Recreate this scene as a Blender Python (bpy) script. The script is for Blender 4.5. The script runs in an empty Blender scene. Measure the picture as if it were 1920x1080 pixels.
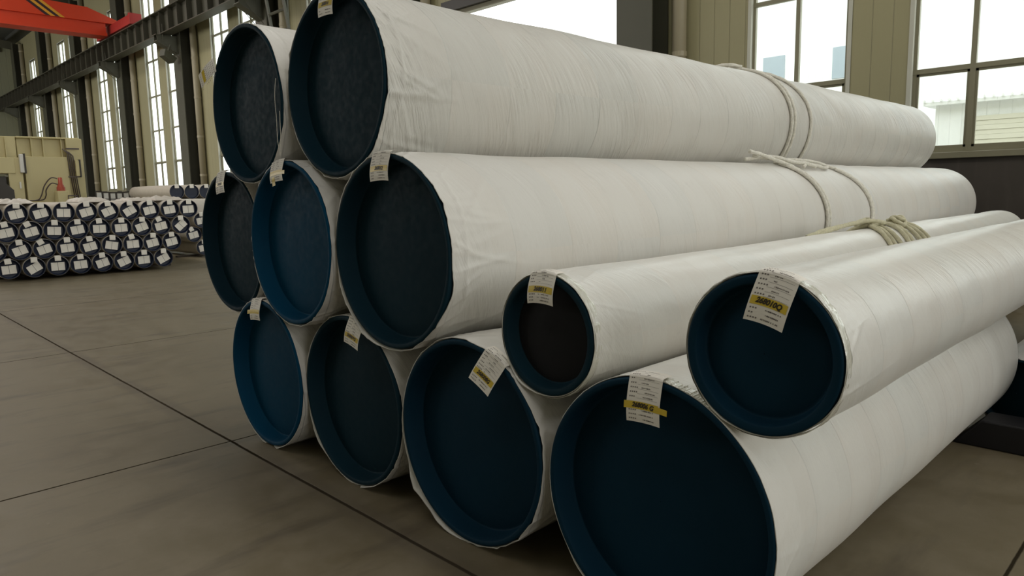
import bpy, math, random
import numpy as np
from mathutils import Vector, Matrix
PI = math.pi
C = bpy.context.scene.collection
sc = bpy.context.scene
random.seed(7)
rng = np.random.RandomState(11)

# ------------------------------------------------------------------ camera
yaw, pitch, roll = -0.794533496, -0.135024045, -0.019474713
cy, sy = math.cos(yaw), math.sin(yaw)
fwd = Vector((sy * math.cos(pitch), cy * math.cos(pitch), math.sin(pitch)))
r0 = Vector((cy, -sy, 0)); u0 = r0.cross(fwd)
rgt = r0 * math.cos(roll) + u0 * math.sin(roll)
upv = -r0 * math.sin(roll) + u0 * math.cos(roll)
cam = bpy.data.cameras.new('camera'); cam_o = bpy.data.objects.new('camera', cam); C.objects.link(cam_o)
M = Matrix((rgt, upv, -fwd)).transposed().to_4x4(); M.translation = Vector((0, 0, 1.6))
cam_o.matrix_world = M
cam.sensor_width = 36; cam.lens = 36 * 1337.925 / 1920; cam.clip_start = .05; cam.clip_end = 400
sc.camera = cam_o
# ------------------------------------------------------------------ light
sc.view_settings.view_transform = 'Standard'; sc.view_settings.look = 'None'
sc.view_settings.gamma = 1; sc.view_settings.use_curve_mapping = False
sc.view_settings.exposure = 0.3
W = bpy.data.worlds.new('overcast_sky'); sc.world = W; W.use_nodes = True
bg = W.node_tree.nodes['Background']; bg.inputs[0].default_value = (.96, 1, .98, 1); bg.inputs[1].default_value = 2.4

def area(name, loc, rot, sx, sy_, power, col):
    l = bpy.data.lights.new(name, 'AREA'); l.shape = 'RECTANGLE'; l.size = sx; l.size_y = sy_
    l.energy = power; l.color = col
    o = bpy.data.objects.new(name, l); C.objects.link(o); o.location = loc; o.rotation_euler = rot
    return o
area('added_overhead_fill', (-4, 5, 12.6), (0, 0, 0), 16, 2.5, 420, (1, .96, .90))  # this and the next strips: unseen overhead fill added for pipes and floor
area('added_overhead_fill', (-4, -4, 13.4), (0, 0, 0), 16, 2.5, 220, (1, .96, .90))
area('added_overhead_fill', (-28, 2, 12.9), (0, 0, 0), 20, 3, 1000, (1, .95, .88))
area('added_overhead_fill', (9, 5, 12.6), (0, math.radians(12), 0), 5, 12, 330, (1, .97, .92))  # further added fill, brightens the upper sides of the narrower pipes
area('added_front_fill', (-42, -13.6, 6.5), (math.radians(90), 0, 0), 36, 7, 2600, (1, .98, .93))  # fill added for the left wall and floor; no window stands there
area('added_side_fill', (21.5, 2, 6), (0, math.radians(90), 0), 7, 18, 1300, (1, .98, .94))  # unseen fill added to brighten right-facing pipe sides; that wall is solid

# ------------------------------------------------------------------ materials
class NT:
    def __init__(s, name):
        s.m = bpy.data.materials.new(name); s.m.use_nodes = True
        s.t = s.m.node_tree; s.t.nodes.clear()
        s.out = s.n('ShaderNodeOutputMaterial')
    def n(s, typ, **kw):
        nd = s.t.nodes.new(typ)
        for k, v in kw.items():
            if isinstance(k, str) and hasattr(nd, k): setattr(nd, k, v)
        return nd
    def l(s, a, b): s.t.links.new(a, b)
    def set(s, sock, v):
        if hasattr(v, 'is_linked') or isinstance(v, bpy.types.NodeSocket): s.l(v, sock)
        else: sock.default_value = v
    def math(s, op, a, b=0.0, c=0.0, clamp=False):
        nd = s.n('ShaderNodeMath', operation=op); nd.use_clamp = clamp
        s.set(nd.inputs[0], a); s.set(nd.inputs[1], b); s.set(nd.inputs[2], c)
        return nd.outputs[0]
    def ramp(s, v, a, b, c=0.0, d=1.0):
        nd = s.n('ShaderNodeMapRange'); s.set(nd.inputs[0], v)
        for i, q in enumerate((a, b, c, d)): nd.inputs[i + 1].default_value = q
        return nd.outputs[0]
    def mix(s, f, a, b):
        nd = s.n('ShaderNodeMix', data_type='RGBA'); s.set(nd.inputs[0], f)
        s.set(nd.inputs[6], a if not isinstance(a, tuple) else (*a, 1)); s.set(nd.inputs[7], b if not isinstance(b, tuple) else (*b, 1))
        return nd.outputs[2]
    def noise(s, vec, scale, detail=2.0, rough=.5):
        nd = s.n('ShaderNodeTexNoise'); s.l(vec, nd.inputs['Vector'])
        nd.inputs['Scale'].default_value = scale; nd.inputs['Detail'].default_value = detail; nd.inputs['Roughness'].default_value = rough
        return nd.outputs[0]
    def vec(s, x, y, z=0.0):
        nd = s.n('ShaderNodeCombineXYZ'); s.set(nd.inputs[0], x); s.set(nd.inputs[1], y); s.set(nd.inputs[2], z); return nd.outputs[0]
    def sep(s, v):
        nd = s.n('ShaderNodeSeparateXYZ'); s.l(v, nd.inputs[0]); return nd.outputs
    def coord(s, which='Object'): return s.n('ShaderNodeTexCoord').outputs[which]
    def bump(s, h, strength=.3, dist=.01):
        nd = s.n('ShaderNodeBump'); s.l(h, nd.inputs['Height']); nd.inputs['Strength'].default_value = strength; nd.inputs['Distance'].default_value = dist
        return nd.outputs[0]
    def bsdf(s, col, rough=.5, normal=None, metal=0.0, spec=.5, **kw):
        b = s.n('ShaderNodeBsdfPrincipled')
        s.set(b.inputs['Base Color'], (*col, 1) if isinstance(col, tuple) else col)
        s.set(b.inputs['Roughness'], rough); s.set(b.inputs['Metallic'], metal); s.set(b.inputs['Specular IOR Level'], spec)
        for k, v in kw.items(): s.set(b.inputs[k.replace('_', ' ')], v)
        if normal is not None: s.l(normal, b.inputs['Normal'])
        s.l(b.outputs[0], s.out.inputs[0]); return b

def simple(name, col, rough=.5, metal=0.0, spec=.5, var=.12, scale=3.0, bump=0.0, coat=0.0):
    t = NT(name); co = t.coord()
    n = t.noise(co, scale, 4)
    c2 = tuple(max(0, q * (1 - var)) for q in col); c3 = tuple(min(1, q * (1 + var)) for q in col)
    c = t.mix(n, c2, c3)
    nor = None
    if bump: nor = t.bump(t.noise(co, scale * 6, 3), bump, .005)
    t.bsdf(c, rough, nor, metal, spec, Coat_Weight=coat)
    return t.m

def wrap_material(name, base, warm, pitch=.40, seam=.6, pleat=.7, rough=.42, gap_shade_k=.25):
    t = NT(name); uv = t.n('ShaderNodeUVMap').outputs[0]
    x, y, _ = t.sep(uv)                               # x: turn 0..1, y: metres along the pipe
    ang = t.math('MULTIPLY', x, 2 * PI)
    cs, sn = t.math('COSINE', ang), t.math('SINE', ang)
    cyl = t.vec(cs, sn, t.math('MULTIPLY', y, 2.2))
    wob = t.math('MULTIPLY', t.math('SUBTRACT', t.noise(cyl, .9, 2), .5), .22)
    v = t.math('ADD', t.math('ADD', t.math('DIVIDE', y, pitch), x), wob)
    fr = t.math('FRACT', v); ix = t.math('FLOOR', v)
    up = t.ramp(fr, 0, .018); down = t.ramp(fr, .05, .75, 1, 0)
    step = t.math('MULTIPLY', up, down)
    # each turn of the sheet has its own patch of fine pleats, slanting off the seam
    patch = t.ramp(t.noise(cyl, 1.3, 1), .42, .62)
    sl = t.math('ADD', t.math('MULTIPLY', y, 26), t.math('MULTIPLY', x, 34))
    pl = t.noise(t.vec(t.math('MULTIPLY', cs, 1.2), t.math('MULTIPLY', sn, 1.2), sl), 1.0, 3, .6)
    fine = t.noise(t.vec(cs, sn, t.math('MULTIPLY', y, 150)), 1.0, 2)
    pl2 = t.math('MULTIPLY', pl, t.math('ADD', patch, .25))
    big = t.noise(cyl, 3.0, 3)
    h = t.math('ADD', t.math('MULTIPLY', step, seam), t.math('ADD', t.math('MULTIPLY', pl2, pleat), t.math('ADD', t.math('MULTIPLY', big, .35), t.math('MULTIPLY', fine, .10))))
    wn = t.n('ShaderNodeTexWhiteNoise', noise_dimensions='1D'); t.l(ix, wn.inputs['W'])
    c = t.mix(wn.outputs[0], base, warm)
    ov = t.ramp(t.math('FRACT', t.math('ADD', v, .37)), .45, .5)
    c = t.mix(t.math('MULTIPLY', ov, .35), c, tuple(min(1, q * 1.07) for q in base))
    dirt = t.ramp(t.noise(cyl, 4.5, 5, .65), .58, .8)
    c = t.mix(t.math('MULTIPLY', dirt, .22), c, tuple(q * .72 for q in warm))
    gap = t.math('MULTIPLY', t.ramp(fr, .0, .012, 1, 0), t.ramp(t.noise(cyl, 1.7, 2), .5, .6, .05, gap_shade_k))  # dark seam lines painted into the colour for shade in unmodelled gaps
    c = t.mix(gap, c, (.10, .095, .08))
    t.bsdf(c, rough, t.bump(h, .55, .012), 0, .38)
    return t.m

def cap_material(name, col, rough=.62):
    t = NT(name); co = t.coord(); n = t.noise(co, 2.2, 3); n2 = t.noise(co, 30, 3)
    c = t.mix(n, tuple(q * .75 for q in col), tuple(q * 1.25 for q in col))
    t.bsdf(c, t.ramp(n2, .3, .7, rough - .06, rough + .08), t.bump(n2, .015, .0006), 0, .09)
    return t.m

MAT = {}
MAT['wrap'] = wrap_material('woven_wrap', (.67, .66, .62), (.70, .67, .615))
MAT['wrap_top'] = wrap_material('woven_wrap_loose', (.62, .61, .565), (.66, .635, .58), .40, 1.2, 2.8, gap_shade_k=.8)
MAT['wrap_film'] = wrap_material('film_wrap', (.74, .735, .69), (.76, .735, .68), .30, .18, .45, .30, gap_shade_k=.04)
MAT['wrap_far'] = simple('woven_wrap_plain', (.56, .51, .43), .5, var=.1, scale=6, bump=.2)
MAT['cap_teal'] = cap_material('cap_teal', (.006, .026, .040))
MAT['cap_blue'] = cap_material('cap_blue', (.002, .050, .105))
MAT['cap_deep'] = cap_material('cap_deep', (.004, .027, .050))
MAT['cap_black'] = cap_material('cap_black', (.017, .017, .019))
MAT['cap_far'] = simple('cap_far', (.003, .009, .030), .5, var=.3)
MAT['paper'] = simple('tag_paper', (.86, .82, .74), .55, var=.05, scale=9)
MAT['ink'] = simple('tag_ink', (.16, .14, .13), .6, var=.2)
MAT['marker'] = simple('marker_ink', (.035, .025, .01), .5, var=.1)
MAT['yellow_tape'] = simple('yellow_tape', (.66, .48, .05), .35, var=.12, scale=20)
MAT['clear_tape'] = simple('clear_tape', (.66, .65, .56), .08, var=.10, scale=18, spec=1.0, bump=.3, coat=.6)
MAT['rope'] = simple('rope', (.78, .75, .66), .75, var=.3, scale=60, bump=.6)
MAT['rope_old'] = simple('rope_old', (.58, .55, .38), .75, var=.3, scale=60, bump=.6)
MAT['frame'] = simple('window_frame_paint', (.25, .235, .155), .45, var=.08)
MAT['reveal'] = simple('window_reveal_trim', (.55, .55, .47), .4, var=.06)
MAT['steel'] = simple('column_steel', (.075, .074, .050), .5, var=.15, scale=1.2)
MAT['beam'] = simple('beam_steel', (.062, .059, .040), .5, var=.2, scale=1.0)
MAT['downpipe'] = simple('downpipe_plastic', (.36, .32, .22), .45, var=.08, scale=1)
MAT['orange'] = simple('crane_orange', (.62, .045, .008), .4, var=.12, scale=1)
MAT['redend'] = simple('crane_red', (.42, .035, .03), .45, var=.12, scale=1)
MAT['stripe_dark'] = simple('stripe_dark', (.03, .008, .012), .5, var=.1)
MAT['stripe_yellow'] = simple('stripe_yellow', (.68, .32, .02), .5, var=.08)
MAT['machine'] = simple('machine_cream', (.58, .51, .27), .45, var=.08, scale=.9)
MAT['machine_dark'] = simple('machine_dark', (.035, .03, .025), .5, var=.2)
MAT['tube_dark'] = simple('hydraulic_tube', (.07, .05, .045), .4, var=.2)
MAT['white'] = simple('white_paint', (.70, .70, .66), .45, var=.05)
MAT['redpump'] = simple('pump_red', (.34, .05, .02), .45, var=.1)
MAT['roof'] = simple('roof_sheet', (.06, .062, .055), .6, var=.2, scale=.6)
MAT['black_steel'] = simple('black_steel', (.010, .010, .013), .45, var=.3)
MAT['timber'] = simple('dark_timber', (.05, .038, .027), .8, var=.3, scale=8)
MAT['sheet'] = simple('plastic_sheet_white', (.62, .57, .50), .5, var=.1, scale=5, bump=.3)
MAT['outside'] = simple('outside_ground_concrete', (.45, .44, .40), .8, var=.1, scale=.4)
MAT['shutter'] = simple('shutter_slats', (.62, .60, .50), .5, var=.03)
MAT['orange_box'] = simple('switch_box_orange', (.55, .33, .10), .5, var=.1)

def ribbed(name, col, pitch, dark=.72, axis=0, var=.06):
    t = NT(name); co = t.coord(); s = t.sep(co)
    f = t.math('FRACT', t.math('DIVIDE', s[axis], pitch))
    line = t.math('ADD', t.ramp(f, .0, .03, 1, 0), t.ramp(f, .97, 1.0, 0, 1), clamp=True)
    f2 = t.math('FRACT', t.math('MULTIPLY', t.math('DIVIDE', s[axis], pitch), 6))
    micro = t.ramp(t.math('ABSOLUTE', t.math('SUBTRACT', f2, .5)), .1, .5, 1, 0)
    n = t.noise(co, .7, 4)
    c = t.mix(n, tuple(q * (1 - var) for q in col), tuple(q * (1 + var) for q in col))
    c = t.mix(line, c, tuple(q * dark for q in col))
    h = t.math('ADD', t.math('MULTIPLY', line, -1.0), t.math('MULTIPLY', micro, .12))
    t.bsdf(c, .45, t.bump(h, .5, .02), 0, .4)
    return t.m
MAT['cladding'] = ribbed('wall_cladding', (.35, .325, .19), .30)
MAT['cladding_end'] = ribbed('end_wall_cladding', (.30, .31, .22), .45, axis=1)
MAT['outside_wall'] = ribbed('outside_cladding', (.80, .81, .80), .35, .9)

def dado_material():
    t = NT('dado_plaster'); co = t.coord()
    n = t.noise(co, 1.4, 6, .65); st = t.noise(t.vec(t.math('MULTIPLY', t.sep(co)[0], 9), 0.0, t.math('MULTIPLY', t.sep(co)[2], .8)), 1.0, 4)
    c = t.mix(n, (.030, .025, .020), (.085, .072, .058)); c = t.mix(t.ramp(st, .55, .8, 0, .5), c, (.11, .095, .08))
    t.bsdf(c, .6, t.bump(n, .2, .01)); return t.m
MAT['dado'] = dado_material()

def floor_material():
    t = NT('concrete_floor'); co = t.coord('Object'); x, y, z = t.sep(co)
    n = t.noise(co, .55, 6, .6); n2 = t.noise(co, 3.5, 6, .7); n3 = t.noise(t.vec(t.math('MULTIPLY', x, 3.0), t.math('MULTIPLY', y, .7)), 1.6, 4, .6)
    c = t.mix(n, (.105, .083, .044), (.200, .166, .102))
    c = t.mix(t.ramp(n2, .38, .70, 0, .6), c, (.235, .200, .14))
    c = t.mix(t.ramp(n3, .52, .74, 0, .7), c, (.085, .068, .045))
    specks = t.ramp(t.noise(co, 9, 3, .5), .72, .78, 0, .25)
    c = t.mix(specks, c, (.35, .32, .27))
    def joint(v, off, step, w):
        q = t.math('ADD', t.math('SUBTRACT', v, off), t.math('MULTIPLY', t.math('SUBTRACT', n2, .5), .012))
        q = t.math('ADD', t.math('DIVIDE', q, step), 100.5)
        q = t.math('ABSOLUTE', t.math('SUBTRACT', t.math('FRACT', q), .5))
        return t.ramp(q, w * .5 / step, w / step, 1, 0)
    j = t.math('MAXIMUM', joint(y, 1.84, 6.0, .013), joint(x, -4.55, 4.0, .010))
    c = t.mix(t.math('MULTIPLY', j, .85), c, (.008, .006, .004))
    stain = t.math('MULTIPLY', joint(y, 1.84, 6.0, .10), t.ramp(n, .4, .6, 0, .5))
    c = t.mix(stain, c, (.085, .066, .048))
    h = t.math('SUBTRACT', t.math('MULTIPLY', n2, .25), j)
    t.bsdf(c, t.math('MAXIMUM', t.ramp(n2, .3, .7, .44, .62), j), t.bump(h, .35, .006), 0, t.math('MULTIPLY', t.math('SUBTRACT', 1.0, j), .34))
    return t.m
MAT['floor'] = floor_material()

def glass_material():
    t = NT('window_glass')
    tr = t.n('ShaderNodeBsdfTransparent'); tr.inputs[0].default_value = (.96, .98, .97, 1)
    gl = t.n('ShaderNodeBsdfGlossy'); gl.inputs['Roughness'].default_value = .03
    lw = t.n('ShaderNodeLayerWeight'); lw.inputs[0].default_value = .5
    fr = t.math('ADD', t.math('MULTIPLY', t.math('POWER', lw.outputs['Facing'], 5.0), .5), .03)
    mx = t.n('ShaderNodeMixShader'); t.l(fr, mx.inputs[0]); t.l(tr.outputs[0], mx.inputs[1]); t.l(gl.outputs[0], mx.inputs[2])
    t.l(mx.outputs[0], t.out.inputs[0]); return t.m
MAT['glass'] = glass_material()

# ------------------------------------------------------------------ mesh helpers
class MB:
    def __init__(s): s.v = []; s.f = []; s.mi = []; s.cur = 0
    def quad(s, pts):
        b = len(s.v); s.v += [tuple(p) for p in pts]; s.f.append(tuple(range(b, b + len(pts)))); s.mi.append(s.cur)
    def box(s, x0, x1, y0, y1, z0, z1):
        x0, x1 = min(x0, x1), max(x0, x1); y0, y1 = min(y0, y1), max(y0, y1); z0, z1 = min(z0, z1), max(z0, z1)
        b = len(s.v)
        s.v += [(x0, y0, z0), (x1, y0, z0), (x1, y1, z0), (x0, y1, z0), (x0, y0, z1), (x1, y0, z1), (x1, y1, z1), (x0, y1, z1)]
        for f in ((0, 3, 2, 1), (4, 5, 6, 7), (0, 1, 5, 4), (1, 2, 6, 5), (2, 3, 7, 6), (3, 0, 4, 7)):
            s.f.append(tuple(b + i for i in f)); s.mi.append(s.cur)
    def prism(s, poly, axis, a, b_):
        # poly: 2D points in the plane across `axis`; extruded from a to b_
        def P(p, t):
            if axis == 0: return (t, p[0], p[1])
            if axis == 1: return (p[0], t, p[1])
            return (p[0], p[1], t)
        n = len(poly); b = len(s.v)
        s.v += [P(p, a) for p in poly] + [P(p, b_) for p in poly]
        s.f.append(tuple(b + i for i in range(n))); s.mi.append(s.cur)
        s.f.append(tuple(b + n + i for i in reversed(range(n)))); s.mi.append(s.cur)
        for i in range(n):
            j = (i + 1) % n; s.f.append((b + j, b + i, b + n + i, b + n + j)); s.mi.append(s.cur)
    def tube(s, pts, r, n=8, closed=False, rf=None):
        pts = [Vector(p) for p in pts]; N = len(pts); b = len(s.v); up = Vector((0, 0, 1)); prev = None
        for i, p in enumerate(pts):
            if closed: d = pts[(i + 1) % N] - pts[i - 1]
            else: d = pts[min(i + 1, N - 1)] - pts[max(i - 1, 0)]
            d.normalize()
            if prev is None:
                a = d.cross(up)
                if a.length < .1: a = d.cross(Vector((1, 0, 0)))
            else: a = prev - d * prev.dot(d)
            a.normalize(); prev = a; c = d.cross(a)
            for k in range(n):
                th = 2 * PI * k / n; rr = r * (rf(i, th) if rf else 1)
                s.v.append(tuple(p + (a * math.cos(th) + c * math.sin(th)) * rr))
        for i in range(N if closed else N - 1):
            i2 = (i + 1) % N
            for k in range(n):
                k2 = (k + 1) % n
                s.f.append((b + i * n + k, b + i * n + k2, b + i2 * n + k2, b + i2 * n + k)); s.mi.append(s.cur)
        if not closed:
            s.f.append(tuple(b + k for k in reversed(range(n)))); s.mi.append(s.cur)
            s.f.append(tuple(b + (N - 1) * n + k for k in range(n))); s.mi.append(s.cur)
    def build(s, name, mats, parent=None, smooth=False, bevel=0, loc=None, kind=None):
        me = bpy.data.meshes.new(name); me.from_pydata(s.v, [], s.f)
        if not isinstance(mats, (list, tuple)): mats = [mats]
        for m in mats: me.materials.append(m)
        if len(mats) > 1: me.polygons.foreach_set('material_index', s.mi)
        if smooth: me.shade_smooth()
        me.update()
        o = bpy.data.objects.new(name, me); C.objects.link(o)
        if parent: o.parent = parent
        if loc: o.location = loc
        if bevel:
            md = o.modifiers.new('bevel', 'BEVEL'); md.width = bevel; md.segments = 2; md.limit_method = 'ANGLE'
        if kind: o['kind'] = kind
        return o

def tag(o, label, cat, group=None):
    o['label'] = label; o['category'] = cat
    if group: o['group'] = group
    return o
def empty(name, loc, label, cat, group=None):
    o = bpy.data.objects.new(name, None); o.location = loc; o.empty_display_size = .2; C.objects.link(o)
    return tag(o, label, cat, group)
def grid_mesh(name, P, mat, parent=None, closed_u=True, smooth=True, uv=None, caps=False):
    """P: (rows, cols, 3) array; columns run round the tube"""
    R, Cn = P.shape[:2]; v = P.reshape(-1, 3)
    f = []; cols = Cn if closed_u else Cn - 1
    i = np.arange(R - 1)[:, None]; k = np.arange(cols)[None, :]; k2 = (k + 1) % Cn
    F = np.stack([i * Cn + k, i * Cn + k2, (i + 1) * Cn + k2, (i + 1) * Cn + k], -1).reshape(-1, 4)
    faces = F.tolist()
    me = bpy.data.meshes.new(name); me.from_pydata(v.tolist(), [], faces)
    me.materials.append(mat)
    if uv is not None:
        U, V = uv  # arrays (cols+1) and (rows)
        ii = np.broadcast_to(i, (R - 1, cols)); kk = np.broadcast_to(k, (R - 1, cols))
        uvs = np.stack([np.stack([U[kk], V[ii, kk % Cn]], -1), np.stack([U[kk + 1], V[ii, (kk + 1) % Cn]], -1),
                        np.stack([U[kk + 1], V[ii + 1, (kk + 1) % Cn]], -1), np.stack([U[kk], V[ii + 1, kk % Cn]], -1)], 2).reshape(-1)
        l = me.uv_layers.new(name='UVMap'); l.data.foreach_set('uv', uvs.astype(np.float32))
    if smooth: me.shade_smooth()
    me.update()
    o = bpy.data.objects.new(name, me); C.objects.link(o)
    if parent: o.parent = parent
    return o

# ================================================================== the hall
WY = 12.0
COLS = [-.75 - 7.5 * k for k in range(0, 9)]; RIGHT = [6.75, 14.25]        # column centres along the window wall
TOP, SILL, WTOP = 12.7, 2.02, 10.95
mb = MB(); mb.box(-66, 22, -14, WY + .25, -.2, 0); fl = mb.build('floor', MAT['floor'], kind='structure')
mb = MB(); mb.box(-90, 60, WY + .25, 60, -.25, -.05); o = mb.build('ground_outside', MAT['outside'], kind='structure')
# window wall
spans = []       # (x0, x1, kind)
wins = []
for c in RIGHT + COLS:
    if c == -15.75: spans.append((c + 1.55, -8.8, 'door')); continue
    wins += [(c + 2.05, c + 3.70), (c + 4.63, c + 6.25)]
wb = MB()
doors = spans
xs = sorted([(a, b, 'w') for a, b in wins] + [(a, b, 'd') for a, b, _ in doors])
x = -66.0
for a, b, k in xs:
    wb.cur = 1; wb.box(x, a, WY, WY + .13, 0, SILL)
    wb.cur = 0; wb.box(x, a, WY, WY + .13, SILL, TOP)
    if k == 'w':
        wb.cur = 1; wb.box(a, b, WY, WY + .13, 0, SILL)
        wb.cur = 0; wb.box(a, b, WY, WY + .13, WTOP, TOP)
    else:
        wb.cur = 0; wb.box(a, b, WY, WY + .13, 6.0, TOP)
    x = b
wb.cur = 1; wb.box(x, 22, WY, WY + .13, 0, SILL); wb.cur = 0; wb.box(x, 22, WY, WY + .13, SILL, TOP)
wb.build('wall_back', [MAT['cladding'], MAT['dado']], kind='structure')
# windows
for n, (a, b) in enumerate(sorted(wins, reverse=True)):
    m = MB(); y0, y1 = WY + .06, WY + .12; w = .06; mid = (a + b) / 2 - .02
    m.box(a, a + w, y0, y1, SILL, WTOP); m.box(b - w, b, y0, y1, SILL, WTOP)
    m.box(a, b, y0, y1, SILL, SILL + .09); m.box(a, b, y0, y1, WTOP - w, WTOP)
    m.box(mid - .035, mid + .035, y0 - .004, y1, SILL, WTOP)
    for z in (3.24, 4.69, 6.23, 7.80, 9.40): m.box(a, b, y0 - .006, y1, z - .035, z + .035)
    # opening sashes in the lowest row
    for s0, s1 in ((a + w, mid - .035), (mid + .035, b - w)):
        q = .035; za, zb = SILL + .09, 3.205
        m.box(s0, s0 + q, y0 + .015, y1 - .01, za, zb); m.box(s1 - q, s1, y0 + .015, y1 - .01, za, zb)
        m.box(s0, s1, y0 + .015, y1 - .01, za, za + q); m.box(s0, s1, y0 + .015, y1 - .01, zb - q, zb)
    fr = m.build('window_%d' % (n + 1), MAT['frame'], kind='structure')
    m = MB(); m.box(a + .03, b - .03, WY + .095, WY + .099, SILL + .04, WTOP - .03); m.build('glass_pane', MAT['glass'], fr)
    m = MB(); t_ = .02
    m.box(a - .05, a, WY - .012, WY, SILL, WTOP + .04); m.box(a, a + .012, WY - .012, WY + .058, SILL, WTOP + .04); m.box(b, b + .05, WY - .012, WY, SILL, WTOP + .04); m.box(b - .012, b, WY - .012, WY + .058, SILL, WTOP + .04)
    m.box(a - .05, b + .05, WY - .012, WY + .05, WTOP, WTOP + .05); m.build('window_trim', MAT['reveal'], fr)
    m = MB(); m.box(a - .05, b + .05, WY - .05, WY + .06, SILL - .07, SILL + .02); m.build('window_sill', MAT['frame'], fr, bevel=.006)
# door opening: frame lining the loading opening
a, b, _ = doors[0]
m = MB(); m.box(a - .06, a + .03, WY - .03, WY + .14, 0, 6.03); m.box(b - .03, b + .06, WY - .03, WY + .14, 0, 6.03)
m.box(a - .06, b + .06, WY - .03, WY + .14, 5.93, 6.03)
d1 = m.build('door_1', MAT['frame'], kind='structure')
m = MB(); m.box(a - .3, b + .3, WY - .14, WY - .03, 6.03, 6.18); m.box(a - .3, b + .3, WY - .07, WY - .04, 6.18, 6.3); m.build('door_track', MAT['machine_dark'], d1)
# end wall, roof
m = MB(); m.box(-64.4, -64.1, -14, WY, 0, TOP + 4); m.build('wall_left', MAT['cladding_end'], kind='structure')
m = MB(); m.box(-64.4, 22, -14.3, -14, 0, TOP + 4); m.build('wall_front', MAT['cladding_end'], kind='structure')
m = MB(); m.box(22, 22.3, -14, WY + .25, 0, TOP + 4); m.build('wall_right', MAT['cladding_end'], kind='structure')
m = MB(); m.box(-64.1, -63.9, -12, WY - .6, 8.42, 8.62); m.box(-64.1, -64.0, -12, WY - .6, 12.3, 12.6); m.build('trim_1', MAT['steel'], kind='structure')
m = MB()
m.prism([(WY + .4, TOP - .05), (WY + .4, TOP + .12), (-14.2, TOP + 2.82), (-14.2, TOP + 2.62)], 0, -64.4, 22.3)
m.build('ceiling', MAT['roof'], kind='structure')
m = MB()
for i in range(12):
    yy = WY - .8 - i * 1.9; zz = TOP - .05 + (WY + .4 - yy) * (2.45 / 24.4)
    m.box(-64, 22, yy - .04, yy + .04, zz - .2, zz)
m.build('trim_2', MAT['roof'], kind='structure')
for n, c in enumerate(COLS[:-1] + [COLS[-1]]):
    zz = TOP - .2
    m = MB(); m.prism([(WY - .55, zz - .5), (WY - .55, zz), (-12, zz + 2.4), (-12, zz + 1.9)], 0, c - .1, c + .1)
    m.build('trim_%d' % (n + 3), MAT['steel'], kind='structure')

# steel columns, corbels, downpipes
ords = ['nearest', 'second', 'third', 'fourth', 'fifth', 'sixth', 'seventh', 'eighth', 'ninth']
for n, c in enumerate(COLS):
    if n == 0: continue
    lab = {1: 'dark grey steel wall column right of the big bright doorway',
           2: 'dark grey steel wall column left of the big bright doorway',
           3: 'dark grey steel wall column beside the ladder, just left of the top pipes',
           4: 'dark grey steel wall column carrying the floodlight, under the crane runway beam',
           5: 'dark grey steel wall column next left of the floodlight column',
           6: 'dark grey steel wall column second left of the floodlight column',
           7: 'dark grey steel wall column third left of the floodlight column',
           8: 'farthest dark grey steel wall column, near the end wall'}[n]
    r = empty('steel_column', (c, WY - .3, 0), lab, 'column', 'steel columns along the window wall')
    m = MB(); w = .40
    m.box(-w, w, -.27, -.24, 0, TOP - .3); m.box(-w, w, .24, .27, 0, TOP - .3); m.box(-.015, .015, -.24, .24, 0, TOP - .3)
    m.build('shaft', MAT['steel'], r)
    m = MB(); m.box(-.5, .5, -.34, .34 - .05, 0, .04); m.build('base_plate', MAT['steel'], r)
    m = MB()
    for q in (-.16, .16):
        m.prism([(-.27, 7.35), (-.27, 7.98), (-1.05, 7.98), (-1.05, 7.78)], 0, q - .012, q + .012)
    m.box(-.2, .2, -1.1, -.27, 7.98, 8.01)
    m.prism([(-.27, 7.33), (-1.08, 7.75), (-1.08, 7.78), (-.27, 7.36)], 0, -.2, .2)
    m.build('corbel', MAT['steel'], r)
    m = MB()
    for q in (-.25, .25):
        m.tube([(q, -.3, 7.2), (q, -.85, 7.75), (q, -.85, 8.4)], .012, 5)
    m.build('cable_guard', MAT['steel'], r)
    if n <= 8:
        dx = c + .72
        m = MB(); m.tube([(0, 0, .15), (0, 0, TOP - .4)], .13, 16)
        o = m.build('downpipe', MAT['downpipe'], None, smooth=True, loc=(dx, WY - .15, 0))
        tag(o, 'cream plastic downpipe beside the ' + {1: 'steel column right of the bright doorway', 2: 'steel column left of the bright doorway', 3: 'ladder column', 4: 'floodlight column', 5: 'column next left of the floodlight', 6: 'column second left of the floodlight', 7: 'column third left of the floodlight', 8: 'farthest steel column'}[n], 'pipe', 'downpipes on the window wall')
        for k in range(8):
            zz = .9 + k * 1.55
            m = MB(); m.tube([(0, 0, zz), (0, 0, zz + .09)], .142, 16); m.build('pipe_socket', MAT['downpipe'], o, smooth=False)
# corner post detail by the ladder column
r = empty('wall_ladder', (-21.2, WY - .95, 0), 'dark steel ladder with rungs on the wall, just left of the highest pipe', 'ladder')
def ladder_pt(t, off): return (-.6 + 1.1 * t + off, 0, 8.0 - 4.2 * t)
m = MB(); m.tube([ladder_pt(0, -.3), ladder_pt(1, -.3)], .06, 6); m.build('stringer', MAT['steel'], r)
m = MB(); m.tube([ladder_pt(0, .75), ladder_pt(1, .75)], .06, 6); m.build('stringer', MAT['steel'], r)
for k in range(7):
    t = (k + .3) / 7
    m = MB(); m.tube([ladder_pt(t, -.3), ladder_pt(t, .75)], .045, 6); m.build('rung', MAT['steel'], r)
m = MB(); m.tube([(.3, .1, 0), (.3, .1, 8)], .05, 6); m.build('support_post', MAT['steel'], r)

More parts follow.
